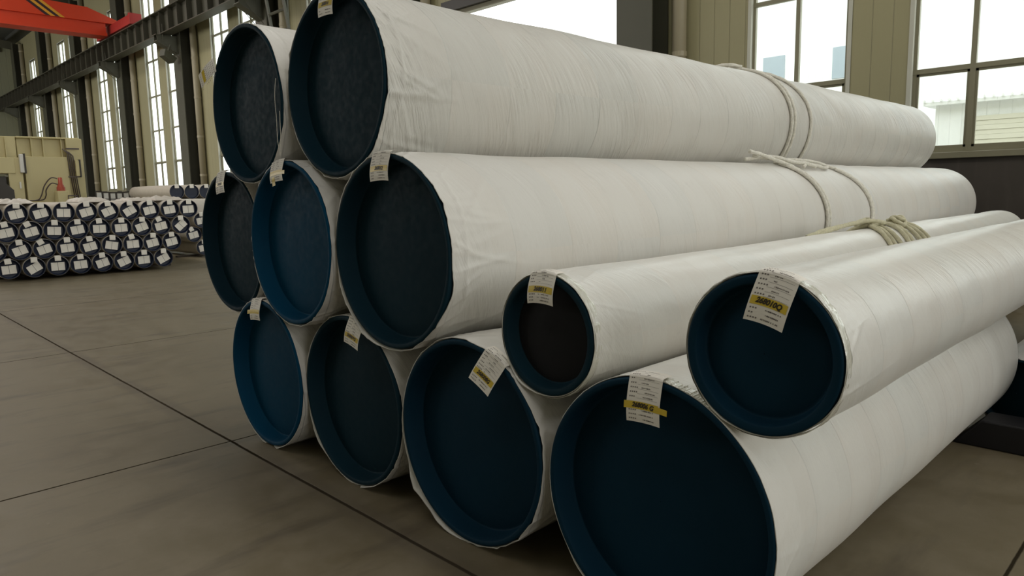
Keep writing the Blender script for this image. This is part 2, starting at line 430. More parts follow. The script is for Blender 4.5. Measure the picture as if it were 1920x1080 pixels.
# runway beam
r = empty('crane_runway_beam', (-30, 11, 8.03), 'long grey steel crane runway beam with web stiffeners along the window wall', 'beam')
m = MB(); X0, X1 = -34.0, 51.5
m.box(X0, X1, -.22, .22, 0, .035); m.box(X0, X1, -.24, .24, .85, .89); m.box(X0, X1, -.01, .01, .035, .85)
m.build('beam_section', MAT['beam'], r)
m = MB(); m.box(X0, X1, -.04, .04, .89, .97); m.build('rail', MAT['steel'], r)
st = None
for k in range(48):
    xx = X0 + .5 + k * .94
    if st is None:
        m = MB(); m.box(-.012, .012, -.21, -.01, .035, .85); m.box(-.012, .012, .01, .21, .035, .85)
        st = m.build('web_stiffener', MAT['beam'], r); st.location = (xx, 0, 0)
    else:
        o = st.copy(); C.objects.link(o); o.parent = r; o.location = (xx, 0, 0)
# overhead crane
r = empty('overhead_crane', (-37, 3, 9.0), 'orange-red overhead travelling crane girder at the top left', 'crane')
gx0, gx1 = .0, .75
m = MB(); m.prism([(-14, .45), (-14, 1.12), (5.6, 1.10), (6.9, 1.04), (8.25, .56), (8.25, .45)], 0, gx0 - .35, gx1 - .35)
m.build('upper_box_girder', MAT['orange'], r, bevel=.01)
m = MB(); m.box(-.32, .30, -14, 7.6, .0, .45); m.build('lower_web', MAT['orange'], r)
m = MB(); m.box(-.42, .46, -14, 7.6, -.12, .02); m.build('bottom_flange', MAT['orange'], r)
gx = gx1 - .35
for k in range(4):
    y0 = 4.42 + k * .18
    m = MB(); m.prism([(y0, 1.09), (y0 + .18, 1.09), (y0 + .85 + .18, .46), (y0 + .85, .46)], 0, gx, gx + .006)
    m.build('hazard_stripe', MAT['stripe_dark'] if k % 2 == 0 else MAT['stripe_yellow'], r)
m = MB(); m.box(-1.9, 3.0, 7.80, 8.22, .03, .42); m.box(2.9, 3.06, 7.76, 8.26, .0, .46); m.build('end_carriage', MAT['redend'], r, bevel=.01)
for q in (-1.6, 2.5):
    m = MB(); m.tube([(q, 7.94, .14), (q, 8.06, .14)], .15, 16); m.build('wheel', MAT['steel'], r)
# floodlight
r = empty('floodlight', (-30.55, 11.0, 7.2), 'small dark floodlight hanging under the runway beam bracket', 'light')
m = MB(); m.prism([(-.25, -.18), (.25, -.18), (.3, .12), (-.3, .12)], 0, -.15, .15); o = m.build('lamp_head', MAT['steel'], r, bevel=.02); o.rotation_euler = (math.radians(-30), 0, math.radians(20))
m = MB(); m.tube([(0, .0, .1), (0, .05, .28), (0, .12, .45)], .04, 6); m.build('arm', MAT['steel'], r)
for c, l in ((COLS[4] - .45, 'small orange switch box beside the floodlight column, above the far pipes'), (COLS[5] - .45, 'small orange switch box beside the column next left of the floodlight')):
    m = MB(); m.box(-.12, .12, -.14, 0, 3.0, 3.45); m.box(-.12, .12, -.14, 0, 3.5, 3.72); o = m.build('switch_box', MAT['orange_box'], None, loc=(c, WY, 0), bevel=.01)
    tag(o, l, 'box', 'orange switch boxes on the wall')

# outside buildings
r = empty('warehouse', (-4, 28, -.05), 'pale warehouse with a wide roller door outside the right window', 'building')
m = MB(); m.box(-3.6, 12, 0, 8, 0, 4.25); m.build('wall', MAT['outside_wall'], r)
m = MB(); m.box(-3.9, 12.2, -.35, 8.2, 4.25, 4.36)
for k in range(64): m.tube([(-3.85 + k * .25, -.42, 4.40), (-3.85 + k * .25, 8, 4.40)], .05, 6)
m.build('roof', MAT['outside_wall'], r)
m = MB()
for k in range(24): m.box(-2.7, 9, -.06 - .02 * (k % 2), -.0, .1 + k * .155, .1 + k * .155 + .15)
m.build('roller_door', MAT['shutter'], r)
r = empty('factory_building', (-18, 37, -.05), 'tall pale factory building with two blue-grey windows outside', 'building')
m = MB(); m.box(-16, 12, 0, 10, 0, 20); m.build('wall', MAT['outside_wall'], r)
paneb = simple('outside_window', (.36, .42, .47), .2, var=.05)
for a, z_ in ((-.34, 7.2), (3.27, 6.85)):
    m = MB(); m.box(a, a + 1.17, -.05, .0, z_, 8.35); m.build('window', paneb, r)

# ================================================================== big wrapped pipes
def smooth_noise(n, k, seed):
    rr = np.random.RandomState(seed); a = np.arange(n) / n * 2 * PI; out = np.zeros(n)
    for j in range(1, k + 1): out += rr.randn() / j ** .6 * np.cos(j * a + rr.rand() * 6.28)
    return out / (np.abs(out).max() + 1e-9)
def ang_bump(a, c, w):
    d = np.angle(np.exp(1j * (a - math.radians(c)))); return np.exp(-(d / math.radians(w)) ** 2)

def wrap_mesh(parent, r, y1, seed, mat, flaps=(), loose=.004, nu=336, fine=True, name='plastic_wrap'):
    """tube of wrap along +Y in the pipe's own frame, front edge near y=0"""
    a = np.arange(nu) / nu * 2 * PI
    ys = np.concatenate([np.array([0, .004, .010, .018, .027, .037, .047, .057, .067, .077, .087, .097, .107, .117, .13, .145, .16, .175, .19, .21, .23, .25, .27, .29, .315, .34, .37, .4, .43, .47, .51, .55, .6]),
                         np.arange(.65, y1 - .05, .12 if fine else .4), [y1 - .02, y1]])
    Y = np.repeat(ys[:, None], nu, 1); A = np.repeat(a[None], len(ys), 0)
    n1 = smooth_noise(nu, 22, seed)[None]; n2 = smooth_noise(nu, 9, seed + 1)[None]; n3 = smooth_noise(nu, 34, seed + 2)[None]
    fall = np.exp(-Y / .10)
    R = r + .0045 + loose * .5 * n2 * np.exp(-Y / .5)
    R = R + fall * loose * (.8 * np.maximum(n1, -.1) + .25 * n3)
    # slanting gathers near the front
    rr = np.random.RandomState(seed + 5)
    for _ in range(60 if loose > .003 else 22):
        a0 = rr.rand() * 6.28; s0 = rr.uniform(-1.2, 2.2); w = rr.uniform(.016, .05); L = rr.uniform(.06, .3); st = rr.uniform(0, .3)
        d = np.angle(np.exp(1j * (A - a0 - s0 * Y)))
        R = R + loose * rr.uniform(.4, 1.1) * np.exp(-(d / w) ** 2) * np.exp(-((Y - st) / L) ** 2) * np.clip((.6 - Y) / .25, 0, 1)
    # broad unevenness along the length
    for _ in range(10):
        R = R + .0009 * np.cos(rr.randint(1, 5) * A + rr.uniform(1, 9) * Y + rr.rand() * 6.28)
    yy = Y.copy()
    edge = .007 + .005 * n2 + .0015 * n1
    ridge = .09 + .025 * n2; R = R + loose * .9 * np.exp(-((Y - ridge) / .009) ** 2) * (.6 + .6 * n3)
    yy = yy + edge * np.exp(-Y / .08)
    for c, w, out, fw in flaps:
        g = ang_bump(A, c, w) * (1 + .25 * n3)
        R = R + out * g * np.exp(-Y / .09); yy = yy - fw * g * np.exp(-Y / .05)
    R = np.maximum(R, r + .002)
    P = np.stack([R * np.cos(A), yy, R * np.sin(A)], -1)
    # fold the free front edge inwards so that the sheet has thickness, close the far end on the cap
    Pin = np.stack([(R[0] - .004) * np.cos(a), yy[0] + .002, (R[0] - .004) * np.sin(a)], -1)[None]
    Pin2 = np.stack([(r + .0005) * np.cos(a), np.full(nu, .05), (r + .0005) * np.sin(a)], -1)[None]
    end = np.stack([(r - .02) * np.cos(a), np.full(nu, y1 + .006), (r - .02) * np.sin(a)], -1)[None]
    P = np.concatenate([Pin2, Pin, P, end]); V = np.concatenate([Y[:1], Y[:1], Y, Y[-1:]])
    return grid_mesh(name, P, mat, parent, uv=(np.arange(nu + 1) / nu, V))

def cap_mesh(parent, prof, mat, y_off=0, flip=False, nu=128, name='end_cap', seed=0, wob=.0015):
    a = np.arange(nu) / nu * 2 * PI
    n = smooth_noise(nu, 5, seed + 50)
    rows = []
    for k, (r, y) in enumerate(prof):
        rr = r * (1 + wob * n)
        yy = np.full(nu, y_off - y if flip else y_off + y)
        rows.append(np.stack([rr * np.cos(a), yy, rr * np.sin(a)], -1))
    return grid_mesh(name, np.array(rows), mat, parent)

def cap_profile(r, lip, depth, taper=.012):
    """outer skirt, rounded lip, sloping inner wall, crease, gently dished disc"""
    ri = r - lip
    return [(r - .001, .10), (r - .0005, .04), (r, .012), (r - .0015, .004), (r - .006, .0005), (r - .010, 0.0), (ri + .006, .0005), (ri + .002, .003),
            (ri, .009), (ri - taper * .4, depth * .45), (ri - taper, depth - .006), (ri - taper - .002, depth - .001), (ri - taper - .006, depth + .001),
            (ri - taper - .012, depth - .0005), (ri * .8, depth - .004), (ri * .5, depth - .010), (ri * .2, depth - .013), (.012, depth - .0135), (.0012, depth - .0135)]

FONT = None
def text_points(s, size):
    cu = bpy.data.curves.new('txt', 'FONT'); cu.body = s; cu.size = size; cu.align_x = 'CENTER'; cu.align_y = 'CENTER'; cu.shear = .25; cu.resolution_u = 3; cu.offset = .0011
    o = bpy.data.objects.new('txt', cu); C.objects.link(o); bpy.context.view_layer.update()
    dg = bpy.context.evaluated_depsgraph_get(); me = bpy.data.meshes.new_from_object(o.evaluated_get(dg))
    v = [tuple(q.co) for q in me.vertices]; f = [tuple(p.vertices) for p in me.polygons]
    bpy.data.objects.remove(o); bpy.data.curves.remove(cu); bpy.data.meshes.remove(me)
    return v, f

def paper_tag(parent, r, phi, w, top, hang, text, seed=0, curl=.022, tilt=0.0, swing=0.0, tape_w=None, ends=(0, 0), tape_s=.60, bottom_strip=False):
    ph = math.radians(phi); er = Vector((math.cos(ph), 0, math.sin(ph))); et = Vector((math.sin(ph), 0, -math.cos(ph))); ey = Vector((0, 1, 0))
    rt = r + .0095
    L = top + hang
    def pos(t, s, off=0.0):
        # t across (-w/2..w/2), s along (0 at the back on the wrap .. L at the hanging end), off lifts off the paper
        dip = rt - math.sqrt(max(rt * rt - t * t, 1e-6))
        b = .012                                            # bend length
        if s < top - b:
            return er * (rt - dip + off) + et * t + ey * (top - s)
        if s < top + b:
            q = (s - (top - b)) / (2 * b); th = q * PI / 2; R = 2 * b / (PI / 2)
            return er * (rt - dip * (1 - .3 * q) - R * (1 - math.cos(th)) + off * math.cos(th)) + et * t + ey * (b - R * math.sin(th) - off * math.sin(th))
        R = 2 * b / (PI / 2); h = s - top - b; q = h / (hang - b)
        y = b - R - curl * math.sin(min(1, q * 1.02) * PI * .62) + tilt * q * q - off
        sw = swing * q
        return er * (rt - dip * .7 - R - h * .985 + sw * t) + et * (t + sw * .5 * h) + ey * y
    nt, ns = 9, 40
    P = np.array([[pos(-w / 2 + w * i / (nt - 1), L * j / (ns - 1)) for i in range(nt)] for j in range(ns)])
    Pb = np.array([[pos(-w / 2 + w * i / (nt - 1), L * j / (ns - 1), -.0006) for i in range(nt)] for j in range(ns)])
    m = MB()
    for j in range(ns - 1):
        for i in range(nt - 1):
            m.quad([P[j, i], P[j + 1, i], P[j + 1, i + 1], P[j, i + 1]]); m.quad([Pb[j, i], Pb[j, i + 1], Pb[j + 1, i + 1], Pb[j + 1, i]])
    paper = m.build('paper_tag', MAT['paper'], parent, smooth=False)
    # printed form: rules and rows of small type
    rr = random.Random(seed + 3); m = MB()
    def patch(t0, t1, s0, s1, mb_, off=.0007):
        k = max(1, int((s1 - s0) / .01)); kt = max(1, int((t1 - t0) / .02))
        for i in range(k):
            for u in range(kt):
                a0, a1 = s0 + (s1 - s0) * i / k, s0 + (s1 - s0) * (i + 1) / k; b0, b1 = t0 + (t1 - t0) * u / kt, t0 + (t1 - t0) * (u + 1) / kt
                mb_.quad([pos(b0, a0, off), pos(b0, a1, off), pos(b1, a1, off), pos(b1, a0, off)])
    rows = 13; s_lo = top * .35; tp = top + hang * tape_s
    for k in range(rows):
        s = s_lo + (L - .012 - s_lo) * k / (rows - 1)
        if abs(s - tp) < .017: continue
        if s < tp and k % 1 == 0: patch(-w * .20, w * .42, s + .005, s + .0056, m)
        t = -w * .42
        for j in range(rr.choice((2, 3, 4, 4))):          # caption at the left
            patch(t, t + .0045, s - .0022, s + .0022, m); t += .0085
        t0 = rr.uniform(-w * .12, w * .03); nchar = rr.randint(2, 11)
        for j in range(nchar):                            # value in the middle
            hgt = rr.uniform(.0012, .0024); patch(t0, t0 + rr.uniform(.0015, .0032), s - hgt, s + hgt, m); t0 += .0042
            if t0 > w * .4: break
        if s > tp:
            t0 = w * .05
            for j in range(7): patch(t0, t0 + .003, s - .002, s + .002, m); t0 += rr.choice((.0045, .007))
    m.build('printed_form', MAT['ink'], paper)
    # highlighted tape with the handwritten number
    m = MB(); tw = w * .46 if tape_w is None else tape_w
    patch(-w * .46 - ends[0], w * .46 + 0, tp - .013, tp + .013, m, .0011) if not ends[0] else patch(-w * .5 - ends[0], w * .46, tp - .013, tp + .013, m, .0011)
    if ends[1]: patch(w * .46, w * .5 + ends[1], tp - .009, tp + .012, m, .0015)
    if bottom_strip:
        for k in range(6):
            s0, s1 = L - .03 + k * .0085, L - .03 + (k + 1) * .0085
            m.quad([pos(-w * .34, s0, .0012), pos(-w * .36, s1, .0012), pos(-w * .12, s1, .0012), pos(-w * .1, s0, .0012)])
    tape = m.build('yellow_tape', MAT['yellow_tape'], paper)
    if text:
        v, f = text_points(text, .022); m = MB()
        mx = max(abs(p[0]) for p in v); sc_ = min(1.0, w * .34 / mx)
        m.v = [tuple(pos(p[0] * sc_, tp - p[1] * 1.05 + .1 * p[0] * .3, .0019)) for p in v]; m.f = f; m.mi = [0] * len(f)
        m.build('handwritten_number', MAT['marker'], tape)
    return paper

def big_pipe(x, z, y0, y1, r, label, cap='cap_teal', disc=None, lip=.026, depth=.095, seed=1, wrap='wrap', flaps=(), loose=.004, fine=True, tagkw=None, tapeband=False, tape_range=None, taper=.014):
    root = empty('wrapped_pipe', (x, y0, z), label, 'pipe', 'large wrapped pipes in the near stack')
    rw = r - .0065
    wrap_mesh(root, rw, y1 - y0, seed, MAT[wrap], flaps, loose, fine=fine)
    prof = cap_profile(rw, lip, depth, taper)
    if disc:
        c = cap_mesh(root, prof[:13], MAT[cap], seed=seed); cap_mesh(c, prof[12:], MAT[disc], seed=seed, name='cap_disc')
    else: c = cap_mesh(root, prof, MAT[cap], seed=seed)
    cap_mesh(root, cap_profile(rw, lip, depth)[4:], MAT[cap], y_off=y1 - y0 + .006, flip=True, seed=seed + 9, nu=64)
    if tapeband:
        full = tape_range is None; a0, a1 = (0, 360) if full else tape_range; nn = 260
        a = np.radians(a0 + (a1 - a0) * (np.arange(nn) / (nn if full else nn - 1))); rows = []
        n1 = smooth_noise(nn, 60, seed + 77); n2 = smooth_noise(nn, 40, seed + 78); n3 = smooth_noise(nn, 80, seed + 79)
        for j, (yy, dr) in enumerate(((.004, .0035), (.007, .0058), (.013, .0068), (.019, .0065), (.025, .007), (.031, .0066), (.037, .0068), (.043, .0062), (.046, .004))):
            q = (n1, n2, n3)[j % 3]
            Rr = rw + dr + .0022 * q * (0 < j < 8) + .0015 * n2 + loose
            rows.append(np.stack([Rr * np.cos(a), yy + .006 * n2 * (yy > .03), Rr * np.sin(a)], -1))
        grid_mesh('clear_tape_band', np.array(rows), MAT['clear_tape'], root, closed_u=full)
    if tagkw: paper_tag(root, r, **tagkw)
    return root, c

R = .4762
# bottom row, left to right
big_pipe(-4.2904, .4765, 1.979, 10.7, R, 'white-wrapped pipe with dark blue end cap, bottom row, leftmost', 'cap_blue', seed=6, fine=False,
         flaps=((285, 25, .012, .006),), tagkw=dict(phi=94, w=.135, top=.05, hang=.135, text='', seed=6, ends=(.035, 0)))
big_pipe(-3.3403, .478, 2.014, 10.7, R, 'white-wrapped pipe with dark teal end cap, bottom row, second from left', 'cap_teal', seed=7, fine=False,
         flaps=((215, 18, .022, .004), (175, 12, .012, .004), (285, 25, .008, .006)), loose=.005, tagkw=dict(phi=76, w=.135, top=.05, hang=.15, text='268009G', seed=7, tape_s=.66))
big_pipe(-2.363, .482, 2.002, 10.7, R, 'white-wrapped pipe with loose torn wrap edge, bottom row, third from left', 'cap_deep', seed=8,
         flaps=((222, 15, .036, .006), (190, 12, .012, .0), (250, 14, .022, .008)), loose=.005, tagkw=dict(phi=63, w=.135, top=.05, hang=.15, text='268008G', seed=8, tape_s=.66, tilt=-.02))
big_pipe(-1.3832, .4766, 2.008, 5.39, .4766, 'largest-looking front pipe on the floor, nearest the camera, tag reads 268006G', 'cap_deep', seed=9, wrap='wrap_film', loose=.002, tapeband=True, tape_range=(58, 86),
         flaps=((228, 10, .006, .002),), tagkw=dict(phi=91, w=.137, top=.055, hang=.165, text='268006 G', seed=9, ends=(.010, .030), tape_s=.63, tilt=.0))
# middle row
big_pipe(-4.784, 1.292, 2.028, 10.7, R, 'white-wrapped pipe with dark teal end cap, middle row, leftmost', 'cap_teal', seed=3, fine=False,
         tagkw=dict(phi=96, w=.135, top=.05, hang=.15, text='268003', seed=31))
big_pipe(-3.8169, 1.325, 1.951, 10.7, .474, 'white-wrapped pipe with brightest blue end cap, middle row, centre', 'cap_blue', seed=4, fine=False,
         loose=.006, tagkw=dict(phi=96, w=.15, top=.05, hang=.125, text='', seed=4, ends=(0, .03), tape_s=.6, bottom_strip=True))
big_pipe(-2.8643, 1.3177, 1.975, 10.77, R, 'long white-wrapped pipe with dark end cap, middle row, rightmost, tied with rope', 'cap_teal', seed=5,
         flaps=((215, 22, .020, .006), (245, 18, .016, .006), (-20, 12, .006, -.012)), loose=.006, tagkw=dict(phi=91, w=.15, top=.05, hang=.14, text='268012', seed=5, tape_s=.58))
# top row
big_pipe(-4.3005, 2.1518, 1.974, 10.7, R, 'white-wrapped pipe on the top row, left one, with tag blown outwards', 'cap_teal', seed=12, fine=False,
         loose=.004)
big_pipe(-3.3321, 2.163, 2.002, 10.61, R, 'highest long white-wrapped pipe on the top row, right one, with two rope turns', 'cap_teal', seed=22, wrap='wrap_top',
         loose=.008, flaps=((-10, 30, .006, 0),), tagkw=dict(phi=88, w=.14, top=.05, hang=.15, text='268014', seed=2, tape_s=.62))
# two narrower pipes in front
big_pipe(-1.879, 1.034, 2.019, 9.5, .249, 'narrower white-wrapped pipe with black disc in a blue rim, lying between bottom-row pipes', 'cap_teal', 'cap_black', lip=.030, depth=.055, seed=13, wrap='wrap_film',
         loose=.002, flaps=((235, 18, .010, .006),), tapeband=True, taper=.01, tagkw=dict(phi=90, w=.135, top=.05, hang=.125, text='268011', seed=13, tape_s=.55))
big_pipe(-.9835, 1.092, 2.0055, 9.5, .2554, 'narrower white-wrapped pipe at right with wide blue rim, tag reads 268010Q', 'cap_deep', lip=.033, depth=.050, seed=14, wrap='wrap_film',
         loose=.002, tapeband=True, taper=.008, tagkw=dict(phi=77, w=.125, top=.05, hang=.155, text='268010Q', seed=14, tape_s=.58, tilt=-.01))

# ---- tag blown outwards on the left top pipe, and its loose thread
top_left = [o for o in C.objects if o.name.startswith('wrapped_pipe') and 'blown outwards' in o.get('label', '')][0]
def flat_tag(parent, origin, ex, ey_, en, w, h):
    ex, ey_, en = (Vector(q).normalized() for q in (ex, ey_, en)); O = Vector(origin)
    def P(u, v, off=0): return O + ex * u + ey_ * v + en * (off + .012 * math.sin(v / h * PI))
    m = MB()
    for j in range(12):
        a, b = h * j / 12, h * (j + 1) / 12
        m.quad([P(-w / 2, a), P(-w / 2, b), P(w / 2, b), P(w / 2, a)]); m.quad([P(-w / 2, a, -.0006), P(w / 2, a, -.0006), P(w / 2, b, -.0006), P(-w / 2, b, -.0006)])
    p = m.build('paper_tag', MAT['paper'], parent)
    m = MB(); m.quad([P(-w * .42, h * .62, .001), P(-w * .42, h * .78, .001), P(w * .42, h * .78, .001), P(w * .42, h * .62, .001)]); tp_ = m.build('yellow_tape', MAT['yellow_tape'], p)
    m = MB(); rr = random.Random(5)
    for k in range(9):
        v = h * (.08 + .1 * k)
        if .58 < v / h < .82: continue
        for j in range(8): u = -w * .4 + j * .013; m.quad([P(u, v, .001), P(u, v + .004, .001), P(u + rr.uniform(.003, .01), v + .004, .001), P(u + .004, v, .001)])
    m.build('printed_form', MAT['ink'], p)
a = math.radians(143)
flat_tag(top_left, (R * math.cos(a), -.004, R * math.sin(a)), (.15, .10, -.9), (-.55, -.45, -.70), (.7, -.7, .1), .085, .15)
m = MB(); pts = []
for k in range(30):
    t = k / 29
    pts.append((R * math.cos(math.radians(12)) - .02 - .03 * math.sin(t * PI), -.012 - .004 * math.sin(t * 9), .10 - .42 * t))
pts += [(.44, -.012, -.33), (.452, -.012, -.30), (.458, -.01, -.2), (.462, -.01, -.08)]
m.tube(pts, .0018, 5); m.build('loose_thread', MAT['rope'], top_left)

# ================================================================== ropes
def rope_rf(k=.22, tw=.9): return lambda i, th: 1 + k * math.sin(3 * th + i * tw) * .6
def resample(pts, d=.009):
    pts = [Vector(p) for p in pts]; out = [pts[0]]
    for a, b in zip(pts, pts[1:]):
        L = (b - a).length; n = max(1, int(L / d))
        for k in range(1, n + 1): out.append(a.lerp(b, k / n))
    return out
def smooth_path(keys, n=14):
    pts = [Vector(k) for k in keys]; out = []
    for i in range(len(pts) - 1):
        p0, p1, p2, p3 = pts[max(i - 1, 0)], pts[i], pts[i + 1], pts[min(i + 2, len(pts) - 1)]
        for k in range(n):
            t = k / n; out.append(.5 * ((2 * p1) + (-p0 + p2) * t + (2 * p0 - 5 * p1 + 4 * p2 - p3) * t * t + (-p0 + 3 * p1 - 3 * p2 + p3) * t ** 3))
    out.append(pts[-1]); return out
def ring_path(x, z, r, yf, a0=0, a1=360, n=220):
    return [(x + r * math.cos(math.radians(a)), yf(a), z + r * math.sin(math.radians(a))) for a in [a0 + (a1 - a0) * k / n for k in range(n + 1)]]
ROP = .012
def rope(name, paths, mat, label, group='rope slings on the pipes', r=.0145):
    m = MB()
    for i, p in enumerate(paths): m.tube(resample(p, .01), r, 9, rf=rope_rf(tw=.55))
    o = m.build(name, mat, None, smooth=True); return tag(o, label, 'rope', group)
bl = lambda a, lo, hi, side: lo + (side - lo) * max(0, math.cos(math.radians(a))) if a > 0 else hi + (side - hi) * max(0, math.cos(math.radians(a)))
x2, z2 = -3.3321, 2.163; r2 = R + .010
def yf2(side, top, bot):
    def f(a):
        a = (a + 180) % 360 - 180
        c = max(0.0, math.cos(math.radians(a))) ** .8
        e = top if a > 0 else bot
        return e + (side - e) * c
    return f
paths = [ring_path(x2, z2, r2 + .004, yf2(6.30, 6.08, 6.45), -75, 150), ring_path(x2, z2, r2 + .004, yf2(6.36, 6.16, 6.50), -75, 150), ring_path(x2, z2, r2 + .004, yf2(6.70, 6.30, 6.85), -75, 150),
         smooth_path([(x2 - .10, 6.05, z2 + r2 + .015), (x2 - .02, 5.98, z2 + r2 + .03), (x2 + .05, 6.05, z2 + r2 + .02), (x2 + .02, 6.14, z2 + r2 + .035), (x2 - .06, 6.2, z2 + r2 + .02)]),
         smooth_path([(x2 - .2, 6.1, z2 + r2 - .01), (x2 - .12, 5.95, z2 + r2 + .01), (x2 + .04, 5.97, z2 + r2 + .022), (x2 + .1, 6.1, z2 + r2 + .012)])]
rope('rope_sling', paths, MAT['rope'], 'pale rope wound twice around the highest pipe on the top row')
x5, z5 = -2.8643, 1.3177; r5 = R + .010
def P5(a, y, lift=0.0): return (x5 + (r5 + lift + .003) * math.cos(math.radians(a)), y, z5 + (r5 + lift + .003) * math.sin(math.radians(a)))
paths = [ring_path(x5, z5, r5 + .004, yf2(6.03, 5.7, 6.1), -60, 78), ring_path(x5, z5, r5 + .004, yf2(5.99, 5.66, 6.1), -60, 72),
         ring_path(x5, z5, r5 + .004, yf2(7.03, 6.35, 7.1), -60, 76), ring_path(x5, z5, r5 + .004, yf2(7.00, 6.33, 7.1), -60, 60),
         smooth_path([P5(84, 5.40, .01), P5(80, 5.55, .03), P5(74, 5.72, .05), P5(68, 5.98, .025), P5(64, 6.15, .03), P5(62, 6.32, .012)]),
         smooth_path([P5(78, 5.35, .08), P5(75, 5.52, .06), P5(71, 5.70, .03), P5(64, 5.85, .01), P5(56, 5.9, .0)]),
         smooth_path([P5(80, 5.85, .02), P5(72, 6.05, .02), P5(64, 6.3, .02), P5(60, 6.48, .01), P5(63, 6.58, .01), P5(68, 6.5, .02), P5(74, 6.3, .02), P5(80, 6.15, .01)]),
         smooth_path([P5(82, 6.0, .01), P5(75, 6.2, .03), P5(68, 6.42, .03), P5(64, 6.6, .01)]),
         smooth_path([P5(79, 5.45, .05), P5(82, 5.65, .035), P5(78, 5.9, .02), P5(73, 6.1, .035), P5(66, 6.15, .03), P5(60, 6.05, .012)])]
rope('rope_sling', paths, MAT['rope'], 'pale rope with a big knot tied on the middle-row right pipe')
x10, z10, r10 = -1.879, 1.034, .249 + .010
def P10(a, y, lift=0.0): return (x10 + (r10 + lift + .003) * math.cos(math.radians(a)), y, z10 + (r10 + lift + .003) * math.sin(math.radians(a)))
paths = []
for k, (ys, yt) in enumerate(((5.25, 5.50), (5.33, 5.52), (5.47, 5.62), (5.62, 5.86), (5.72, 5.90), (5.90, 5.96), (6.04, 6.02), (6.12, 6.10))):
    paths.append(ring_path(x10, z10, r10 + .004 + .003 * (k % 2), yf2(ys, yt, ys), -40, 140, 90))
paths += [smooth_path([P10(118, 4.9, .0), P10(108, 5.15, .02), P10(98, 5.38, .035), P10(88, 5.5, .04), P10(80, 5.6, .03), P10(86, 5.72, .02), P10(98, 5.6, .03), P10(104, 5.42, .02)]),
          smooth_path([P10(122, 4.75, .0), P10(114, 5.0, .02), P10(104, 5.3, .03), P10(96, 5.45, .045), P10(100, 5.56, .05), P10(92, 5.5, .05)]),
          smooth_path([P10(96, 5.95, .02), P10(88, 5.98, .04), P10(78, 5.98, .045), P10(70, 5.94, .035), P10(66, 5.88, .02), P10(74, 5.84, .03), P10(86, 5.9, .045), P10(94, 6.04, .03)]),
          smooth_path([P10(90, 6.0, .035), P10(80, 6.0, .055), P10(72, 5.93, .045), P10(80, 5.9, .055), P10(88, 5.96, .05)])]
rope('rope_sling', paths, MAT['rope_old'], 'yellowish bundle of rope turns knotted around the narrower pipe between the rows')

# ================================================================== black skid rack on the right and what lies on it
r = empty('steel_rack', (-.3, 5.05, 0), 'black steel skid rack on the floor at the right edge', 'rack')
m = MB(); m.prism([(-.84, 0), (1.8, 0), (1.8, .17), (-.69, .17)], 1, -.12, .12); m.build('base_beam', MAT['black_steel'], r, bevel=.01)
m = MB(); m.box(-.38, 1.8, 2.9, 3.1, 0, .17); m.build('base_beam', MAT['black_steel'], r, bevel=.01)
m = MB(); m.prism([(.06, .16), (.30, .16), (.22, .62), (.14, .62)], 1, .0, 3.0); m.build('side_rail', MAT['black_steel'], r)
for q in (.95, 3.3):
    m = MB(); m.box(-.34, .12, q, q + .12, .40, .495); m.box(.04, .16, q, q + .12, .16, .45); m.build('cradle_arm', MAT['black_steel'], r)
m = MB(); m.box(.1, .26, -.08, .08, .16, 1.0); m.build('upright', MAT['black_steel'], r)
m = MB(); m.box(.3, .45, -.14, -.12, .17, .24); m.build('white_label', MAT['paper'], r)
def plain_pipe(x, z, y0, y1, r, label, mat='wrap_film', seed=40):
    root = empty('wrapped_pipe', (x, y0, z), label, 'pipe', 'pipes on the black rack')
    wrap_mesh(root, r, y1 - y0, seed, MAT[mat], (), .006, nu=96, fine=False)
    cap_mesh(root, cap_profile(r, .02, .04), MAT['cap_teal'], seed=seed, nu=64)
    cap_mesh(root, cap_profile(r, .02, .04)[4:], MAT['cap_teal'], y_off=y1 - y0 + .006, flip=True, seed=seed, nu=64)
plain_pipe(-.505, .80, 5.75, 9.6, .30, 'white film-wrapped pipe behind the rack at the right edge', seed=41)
plain_pipe(-.92, .235, 5.45, 9.0, .225, 'low wrapped pipe on the floor between the rack and the front pipe', 'wrap', seed=42)

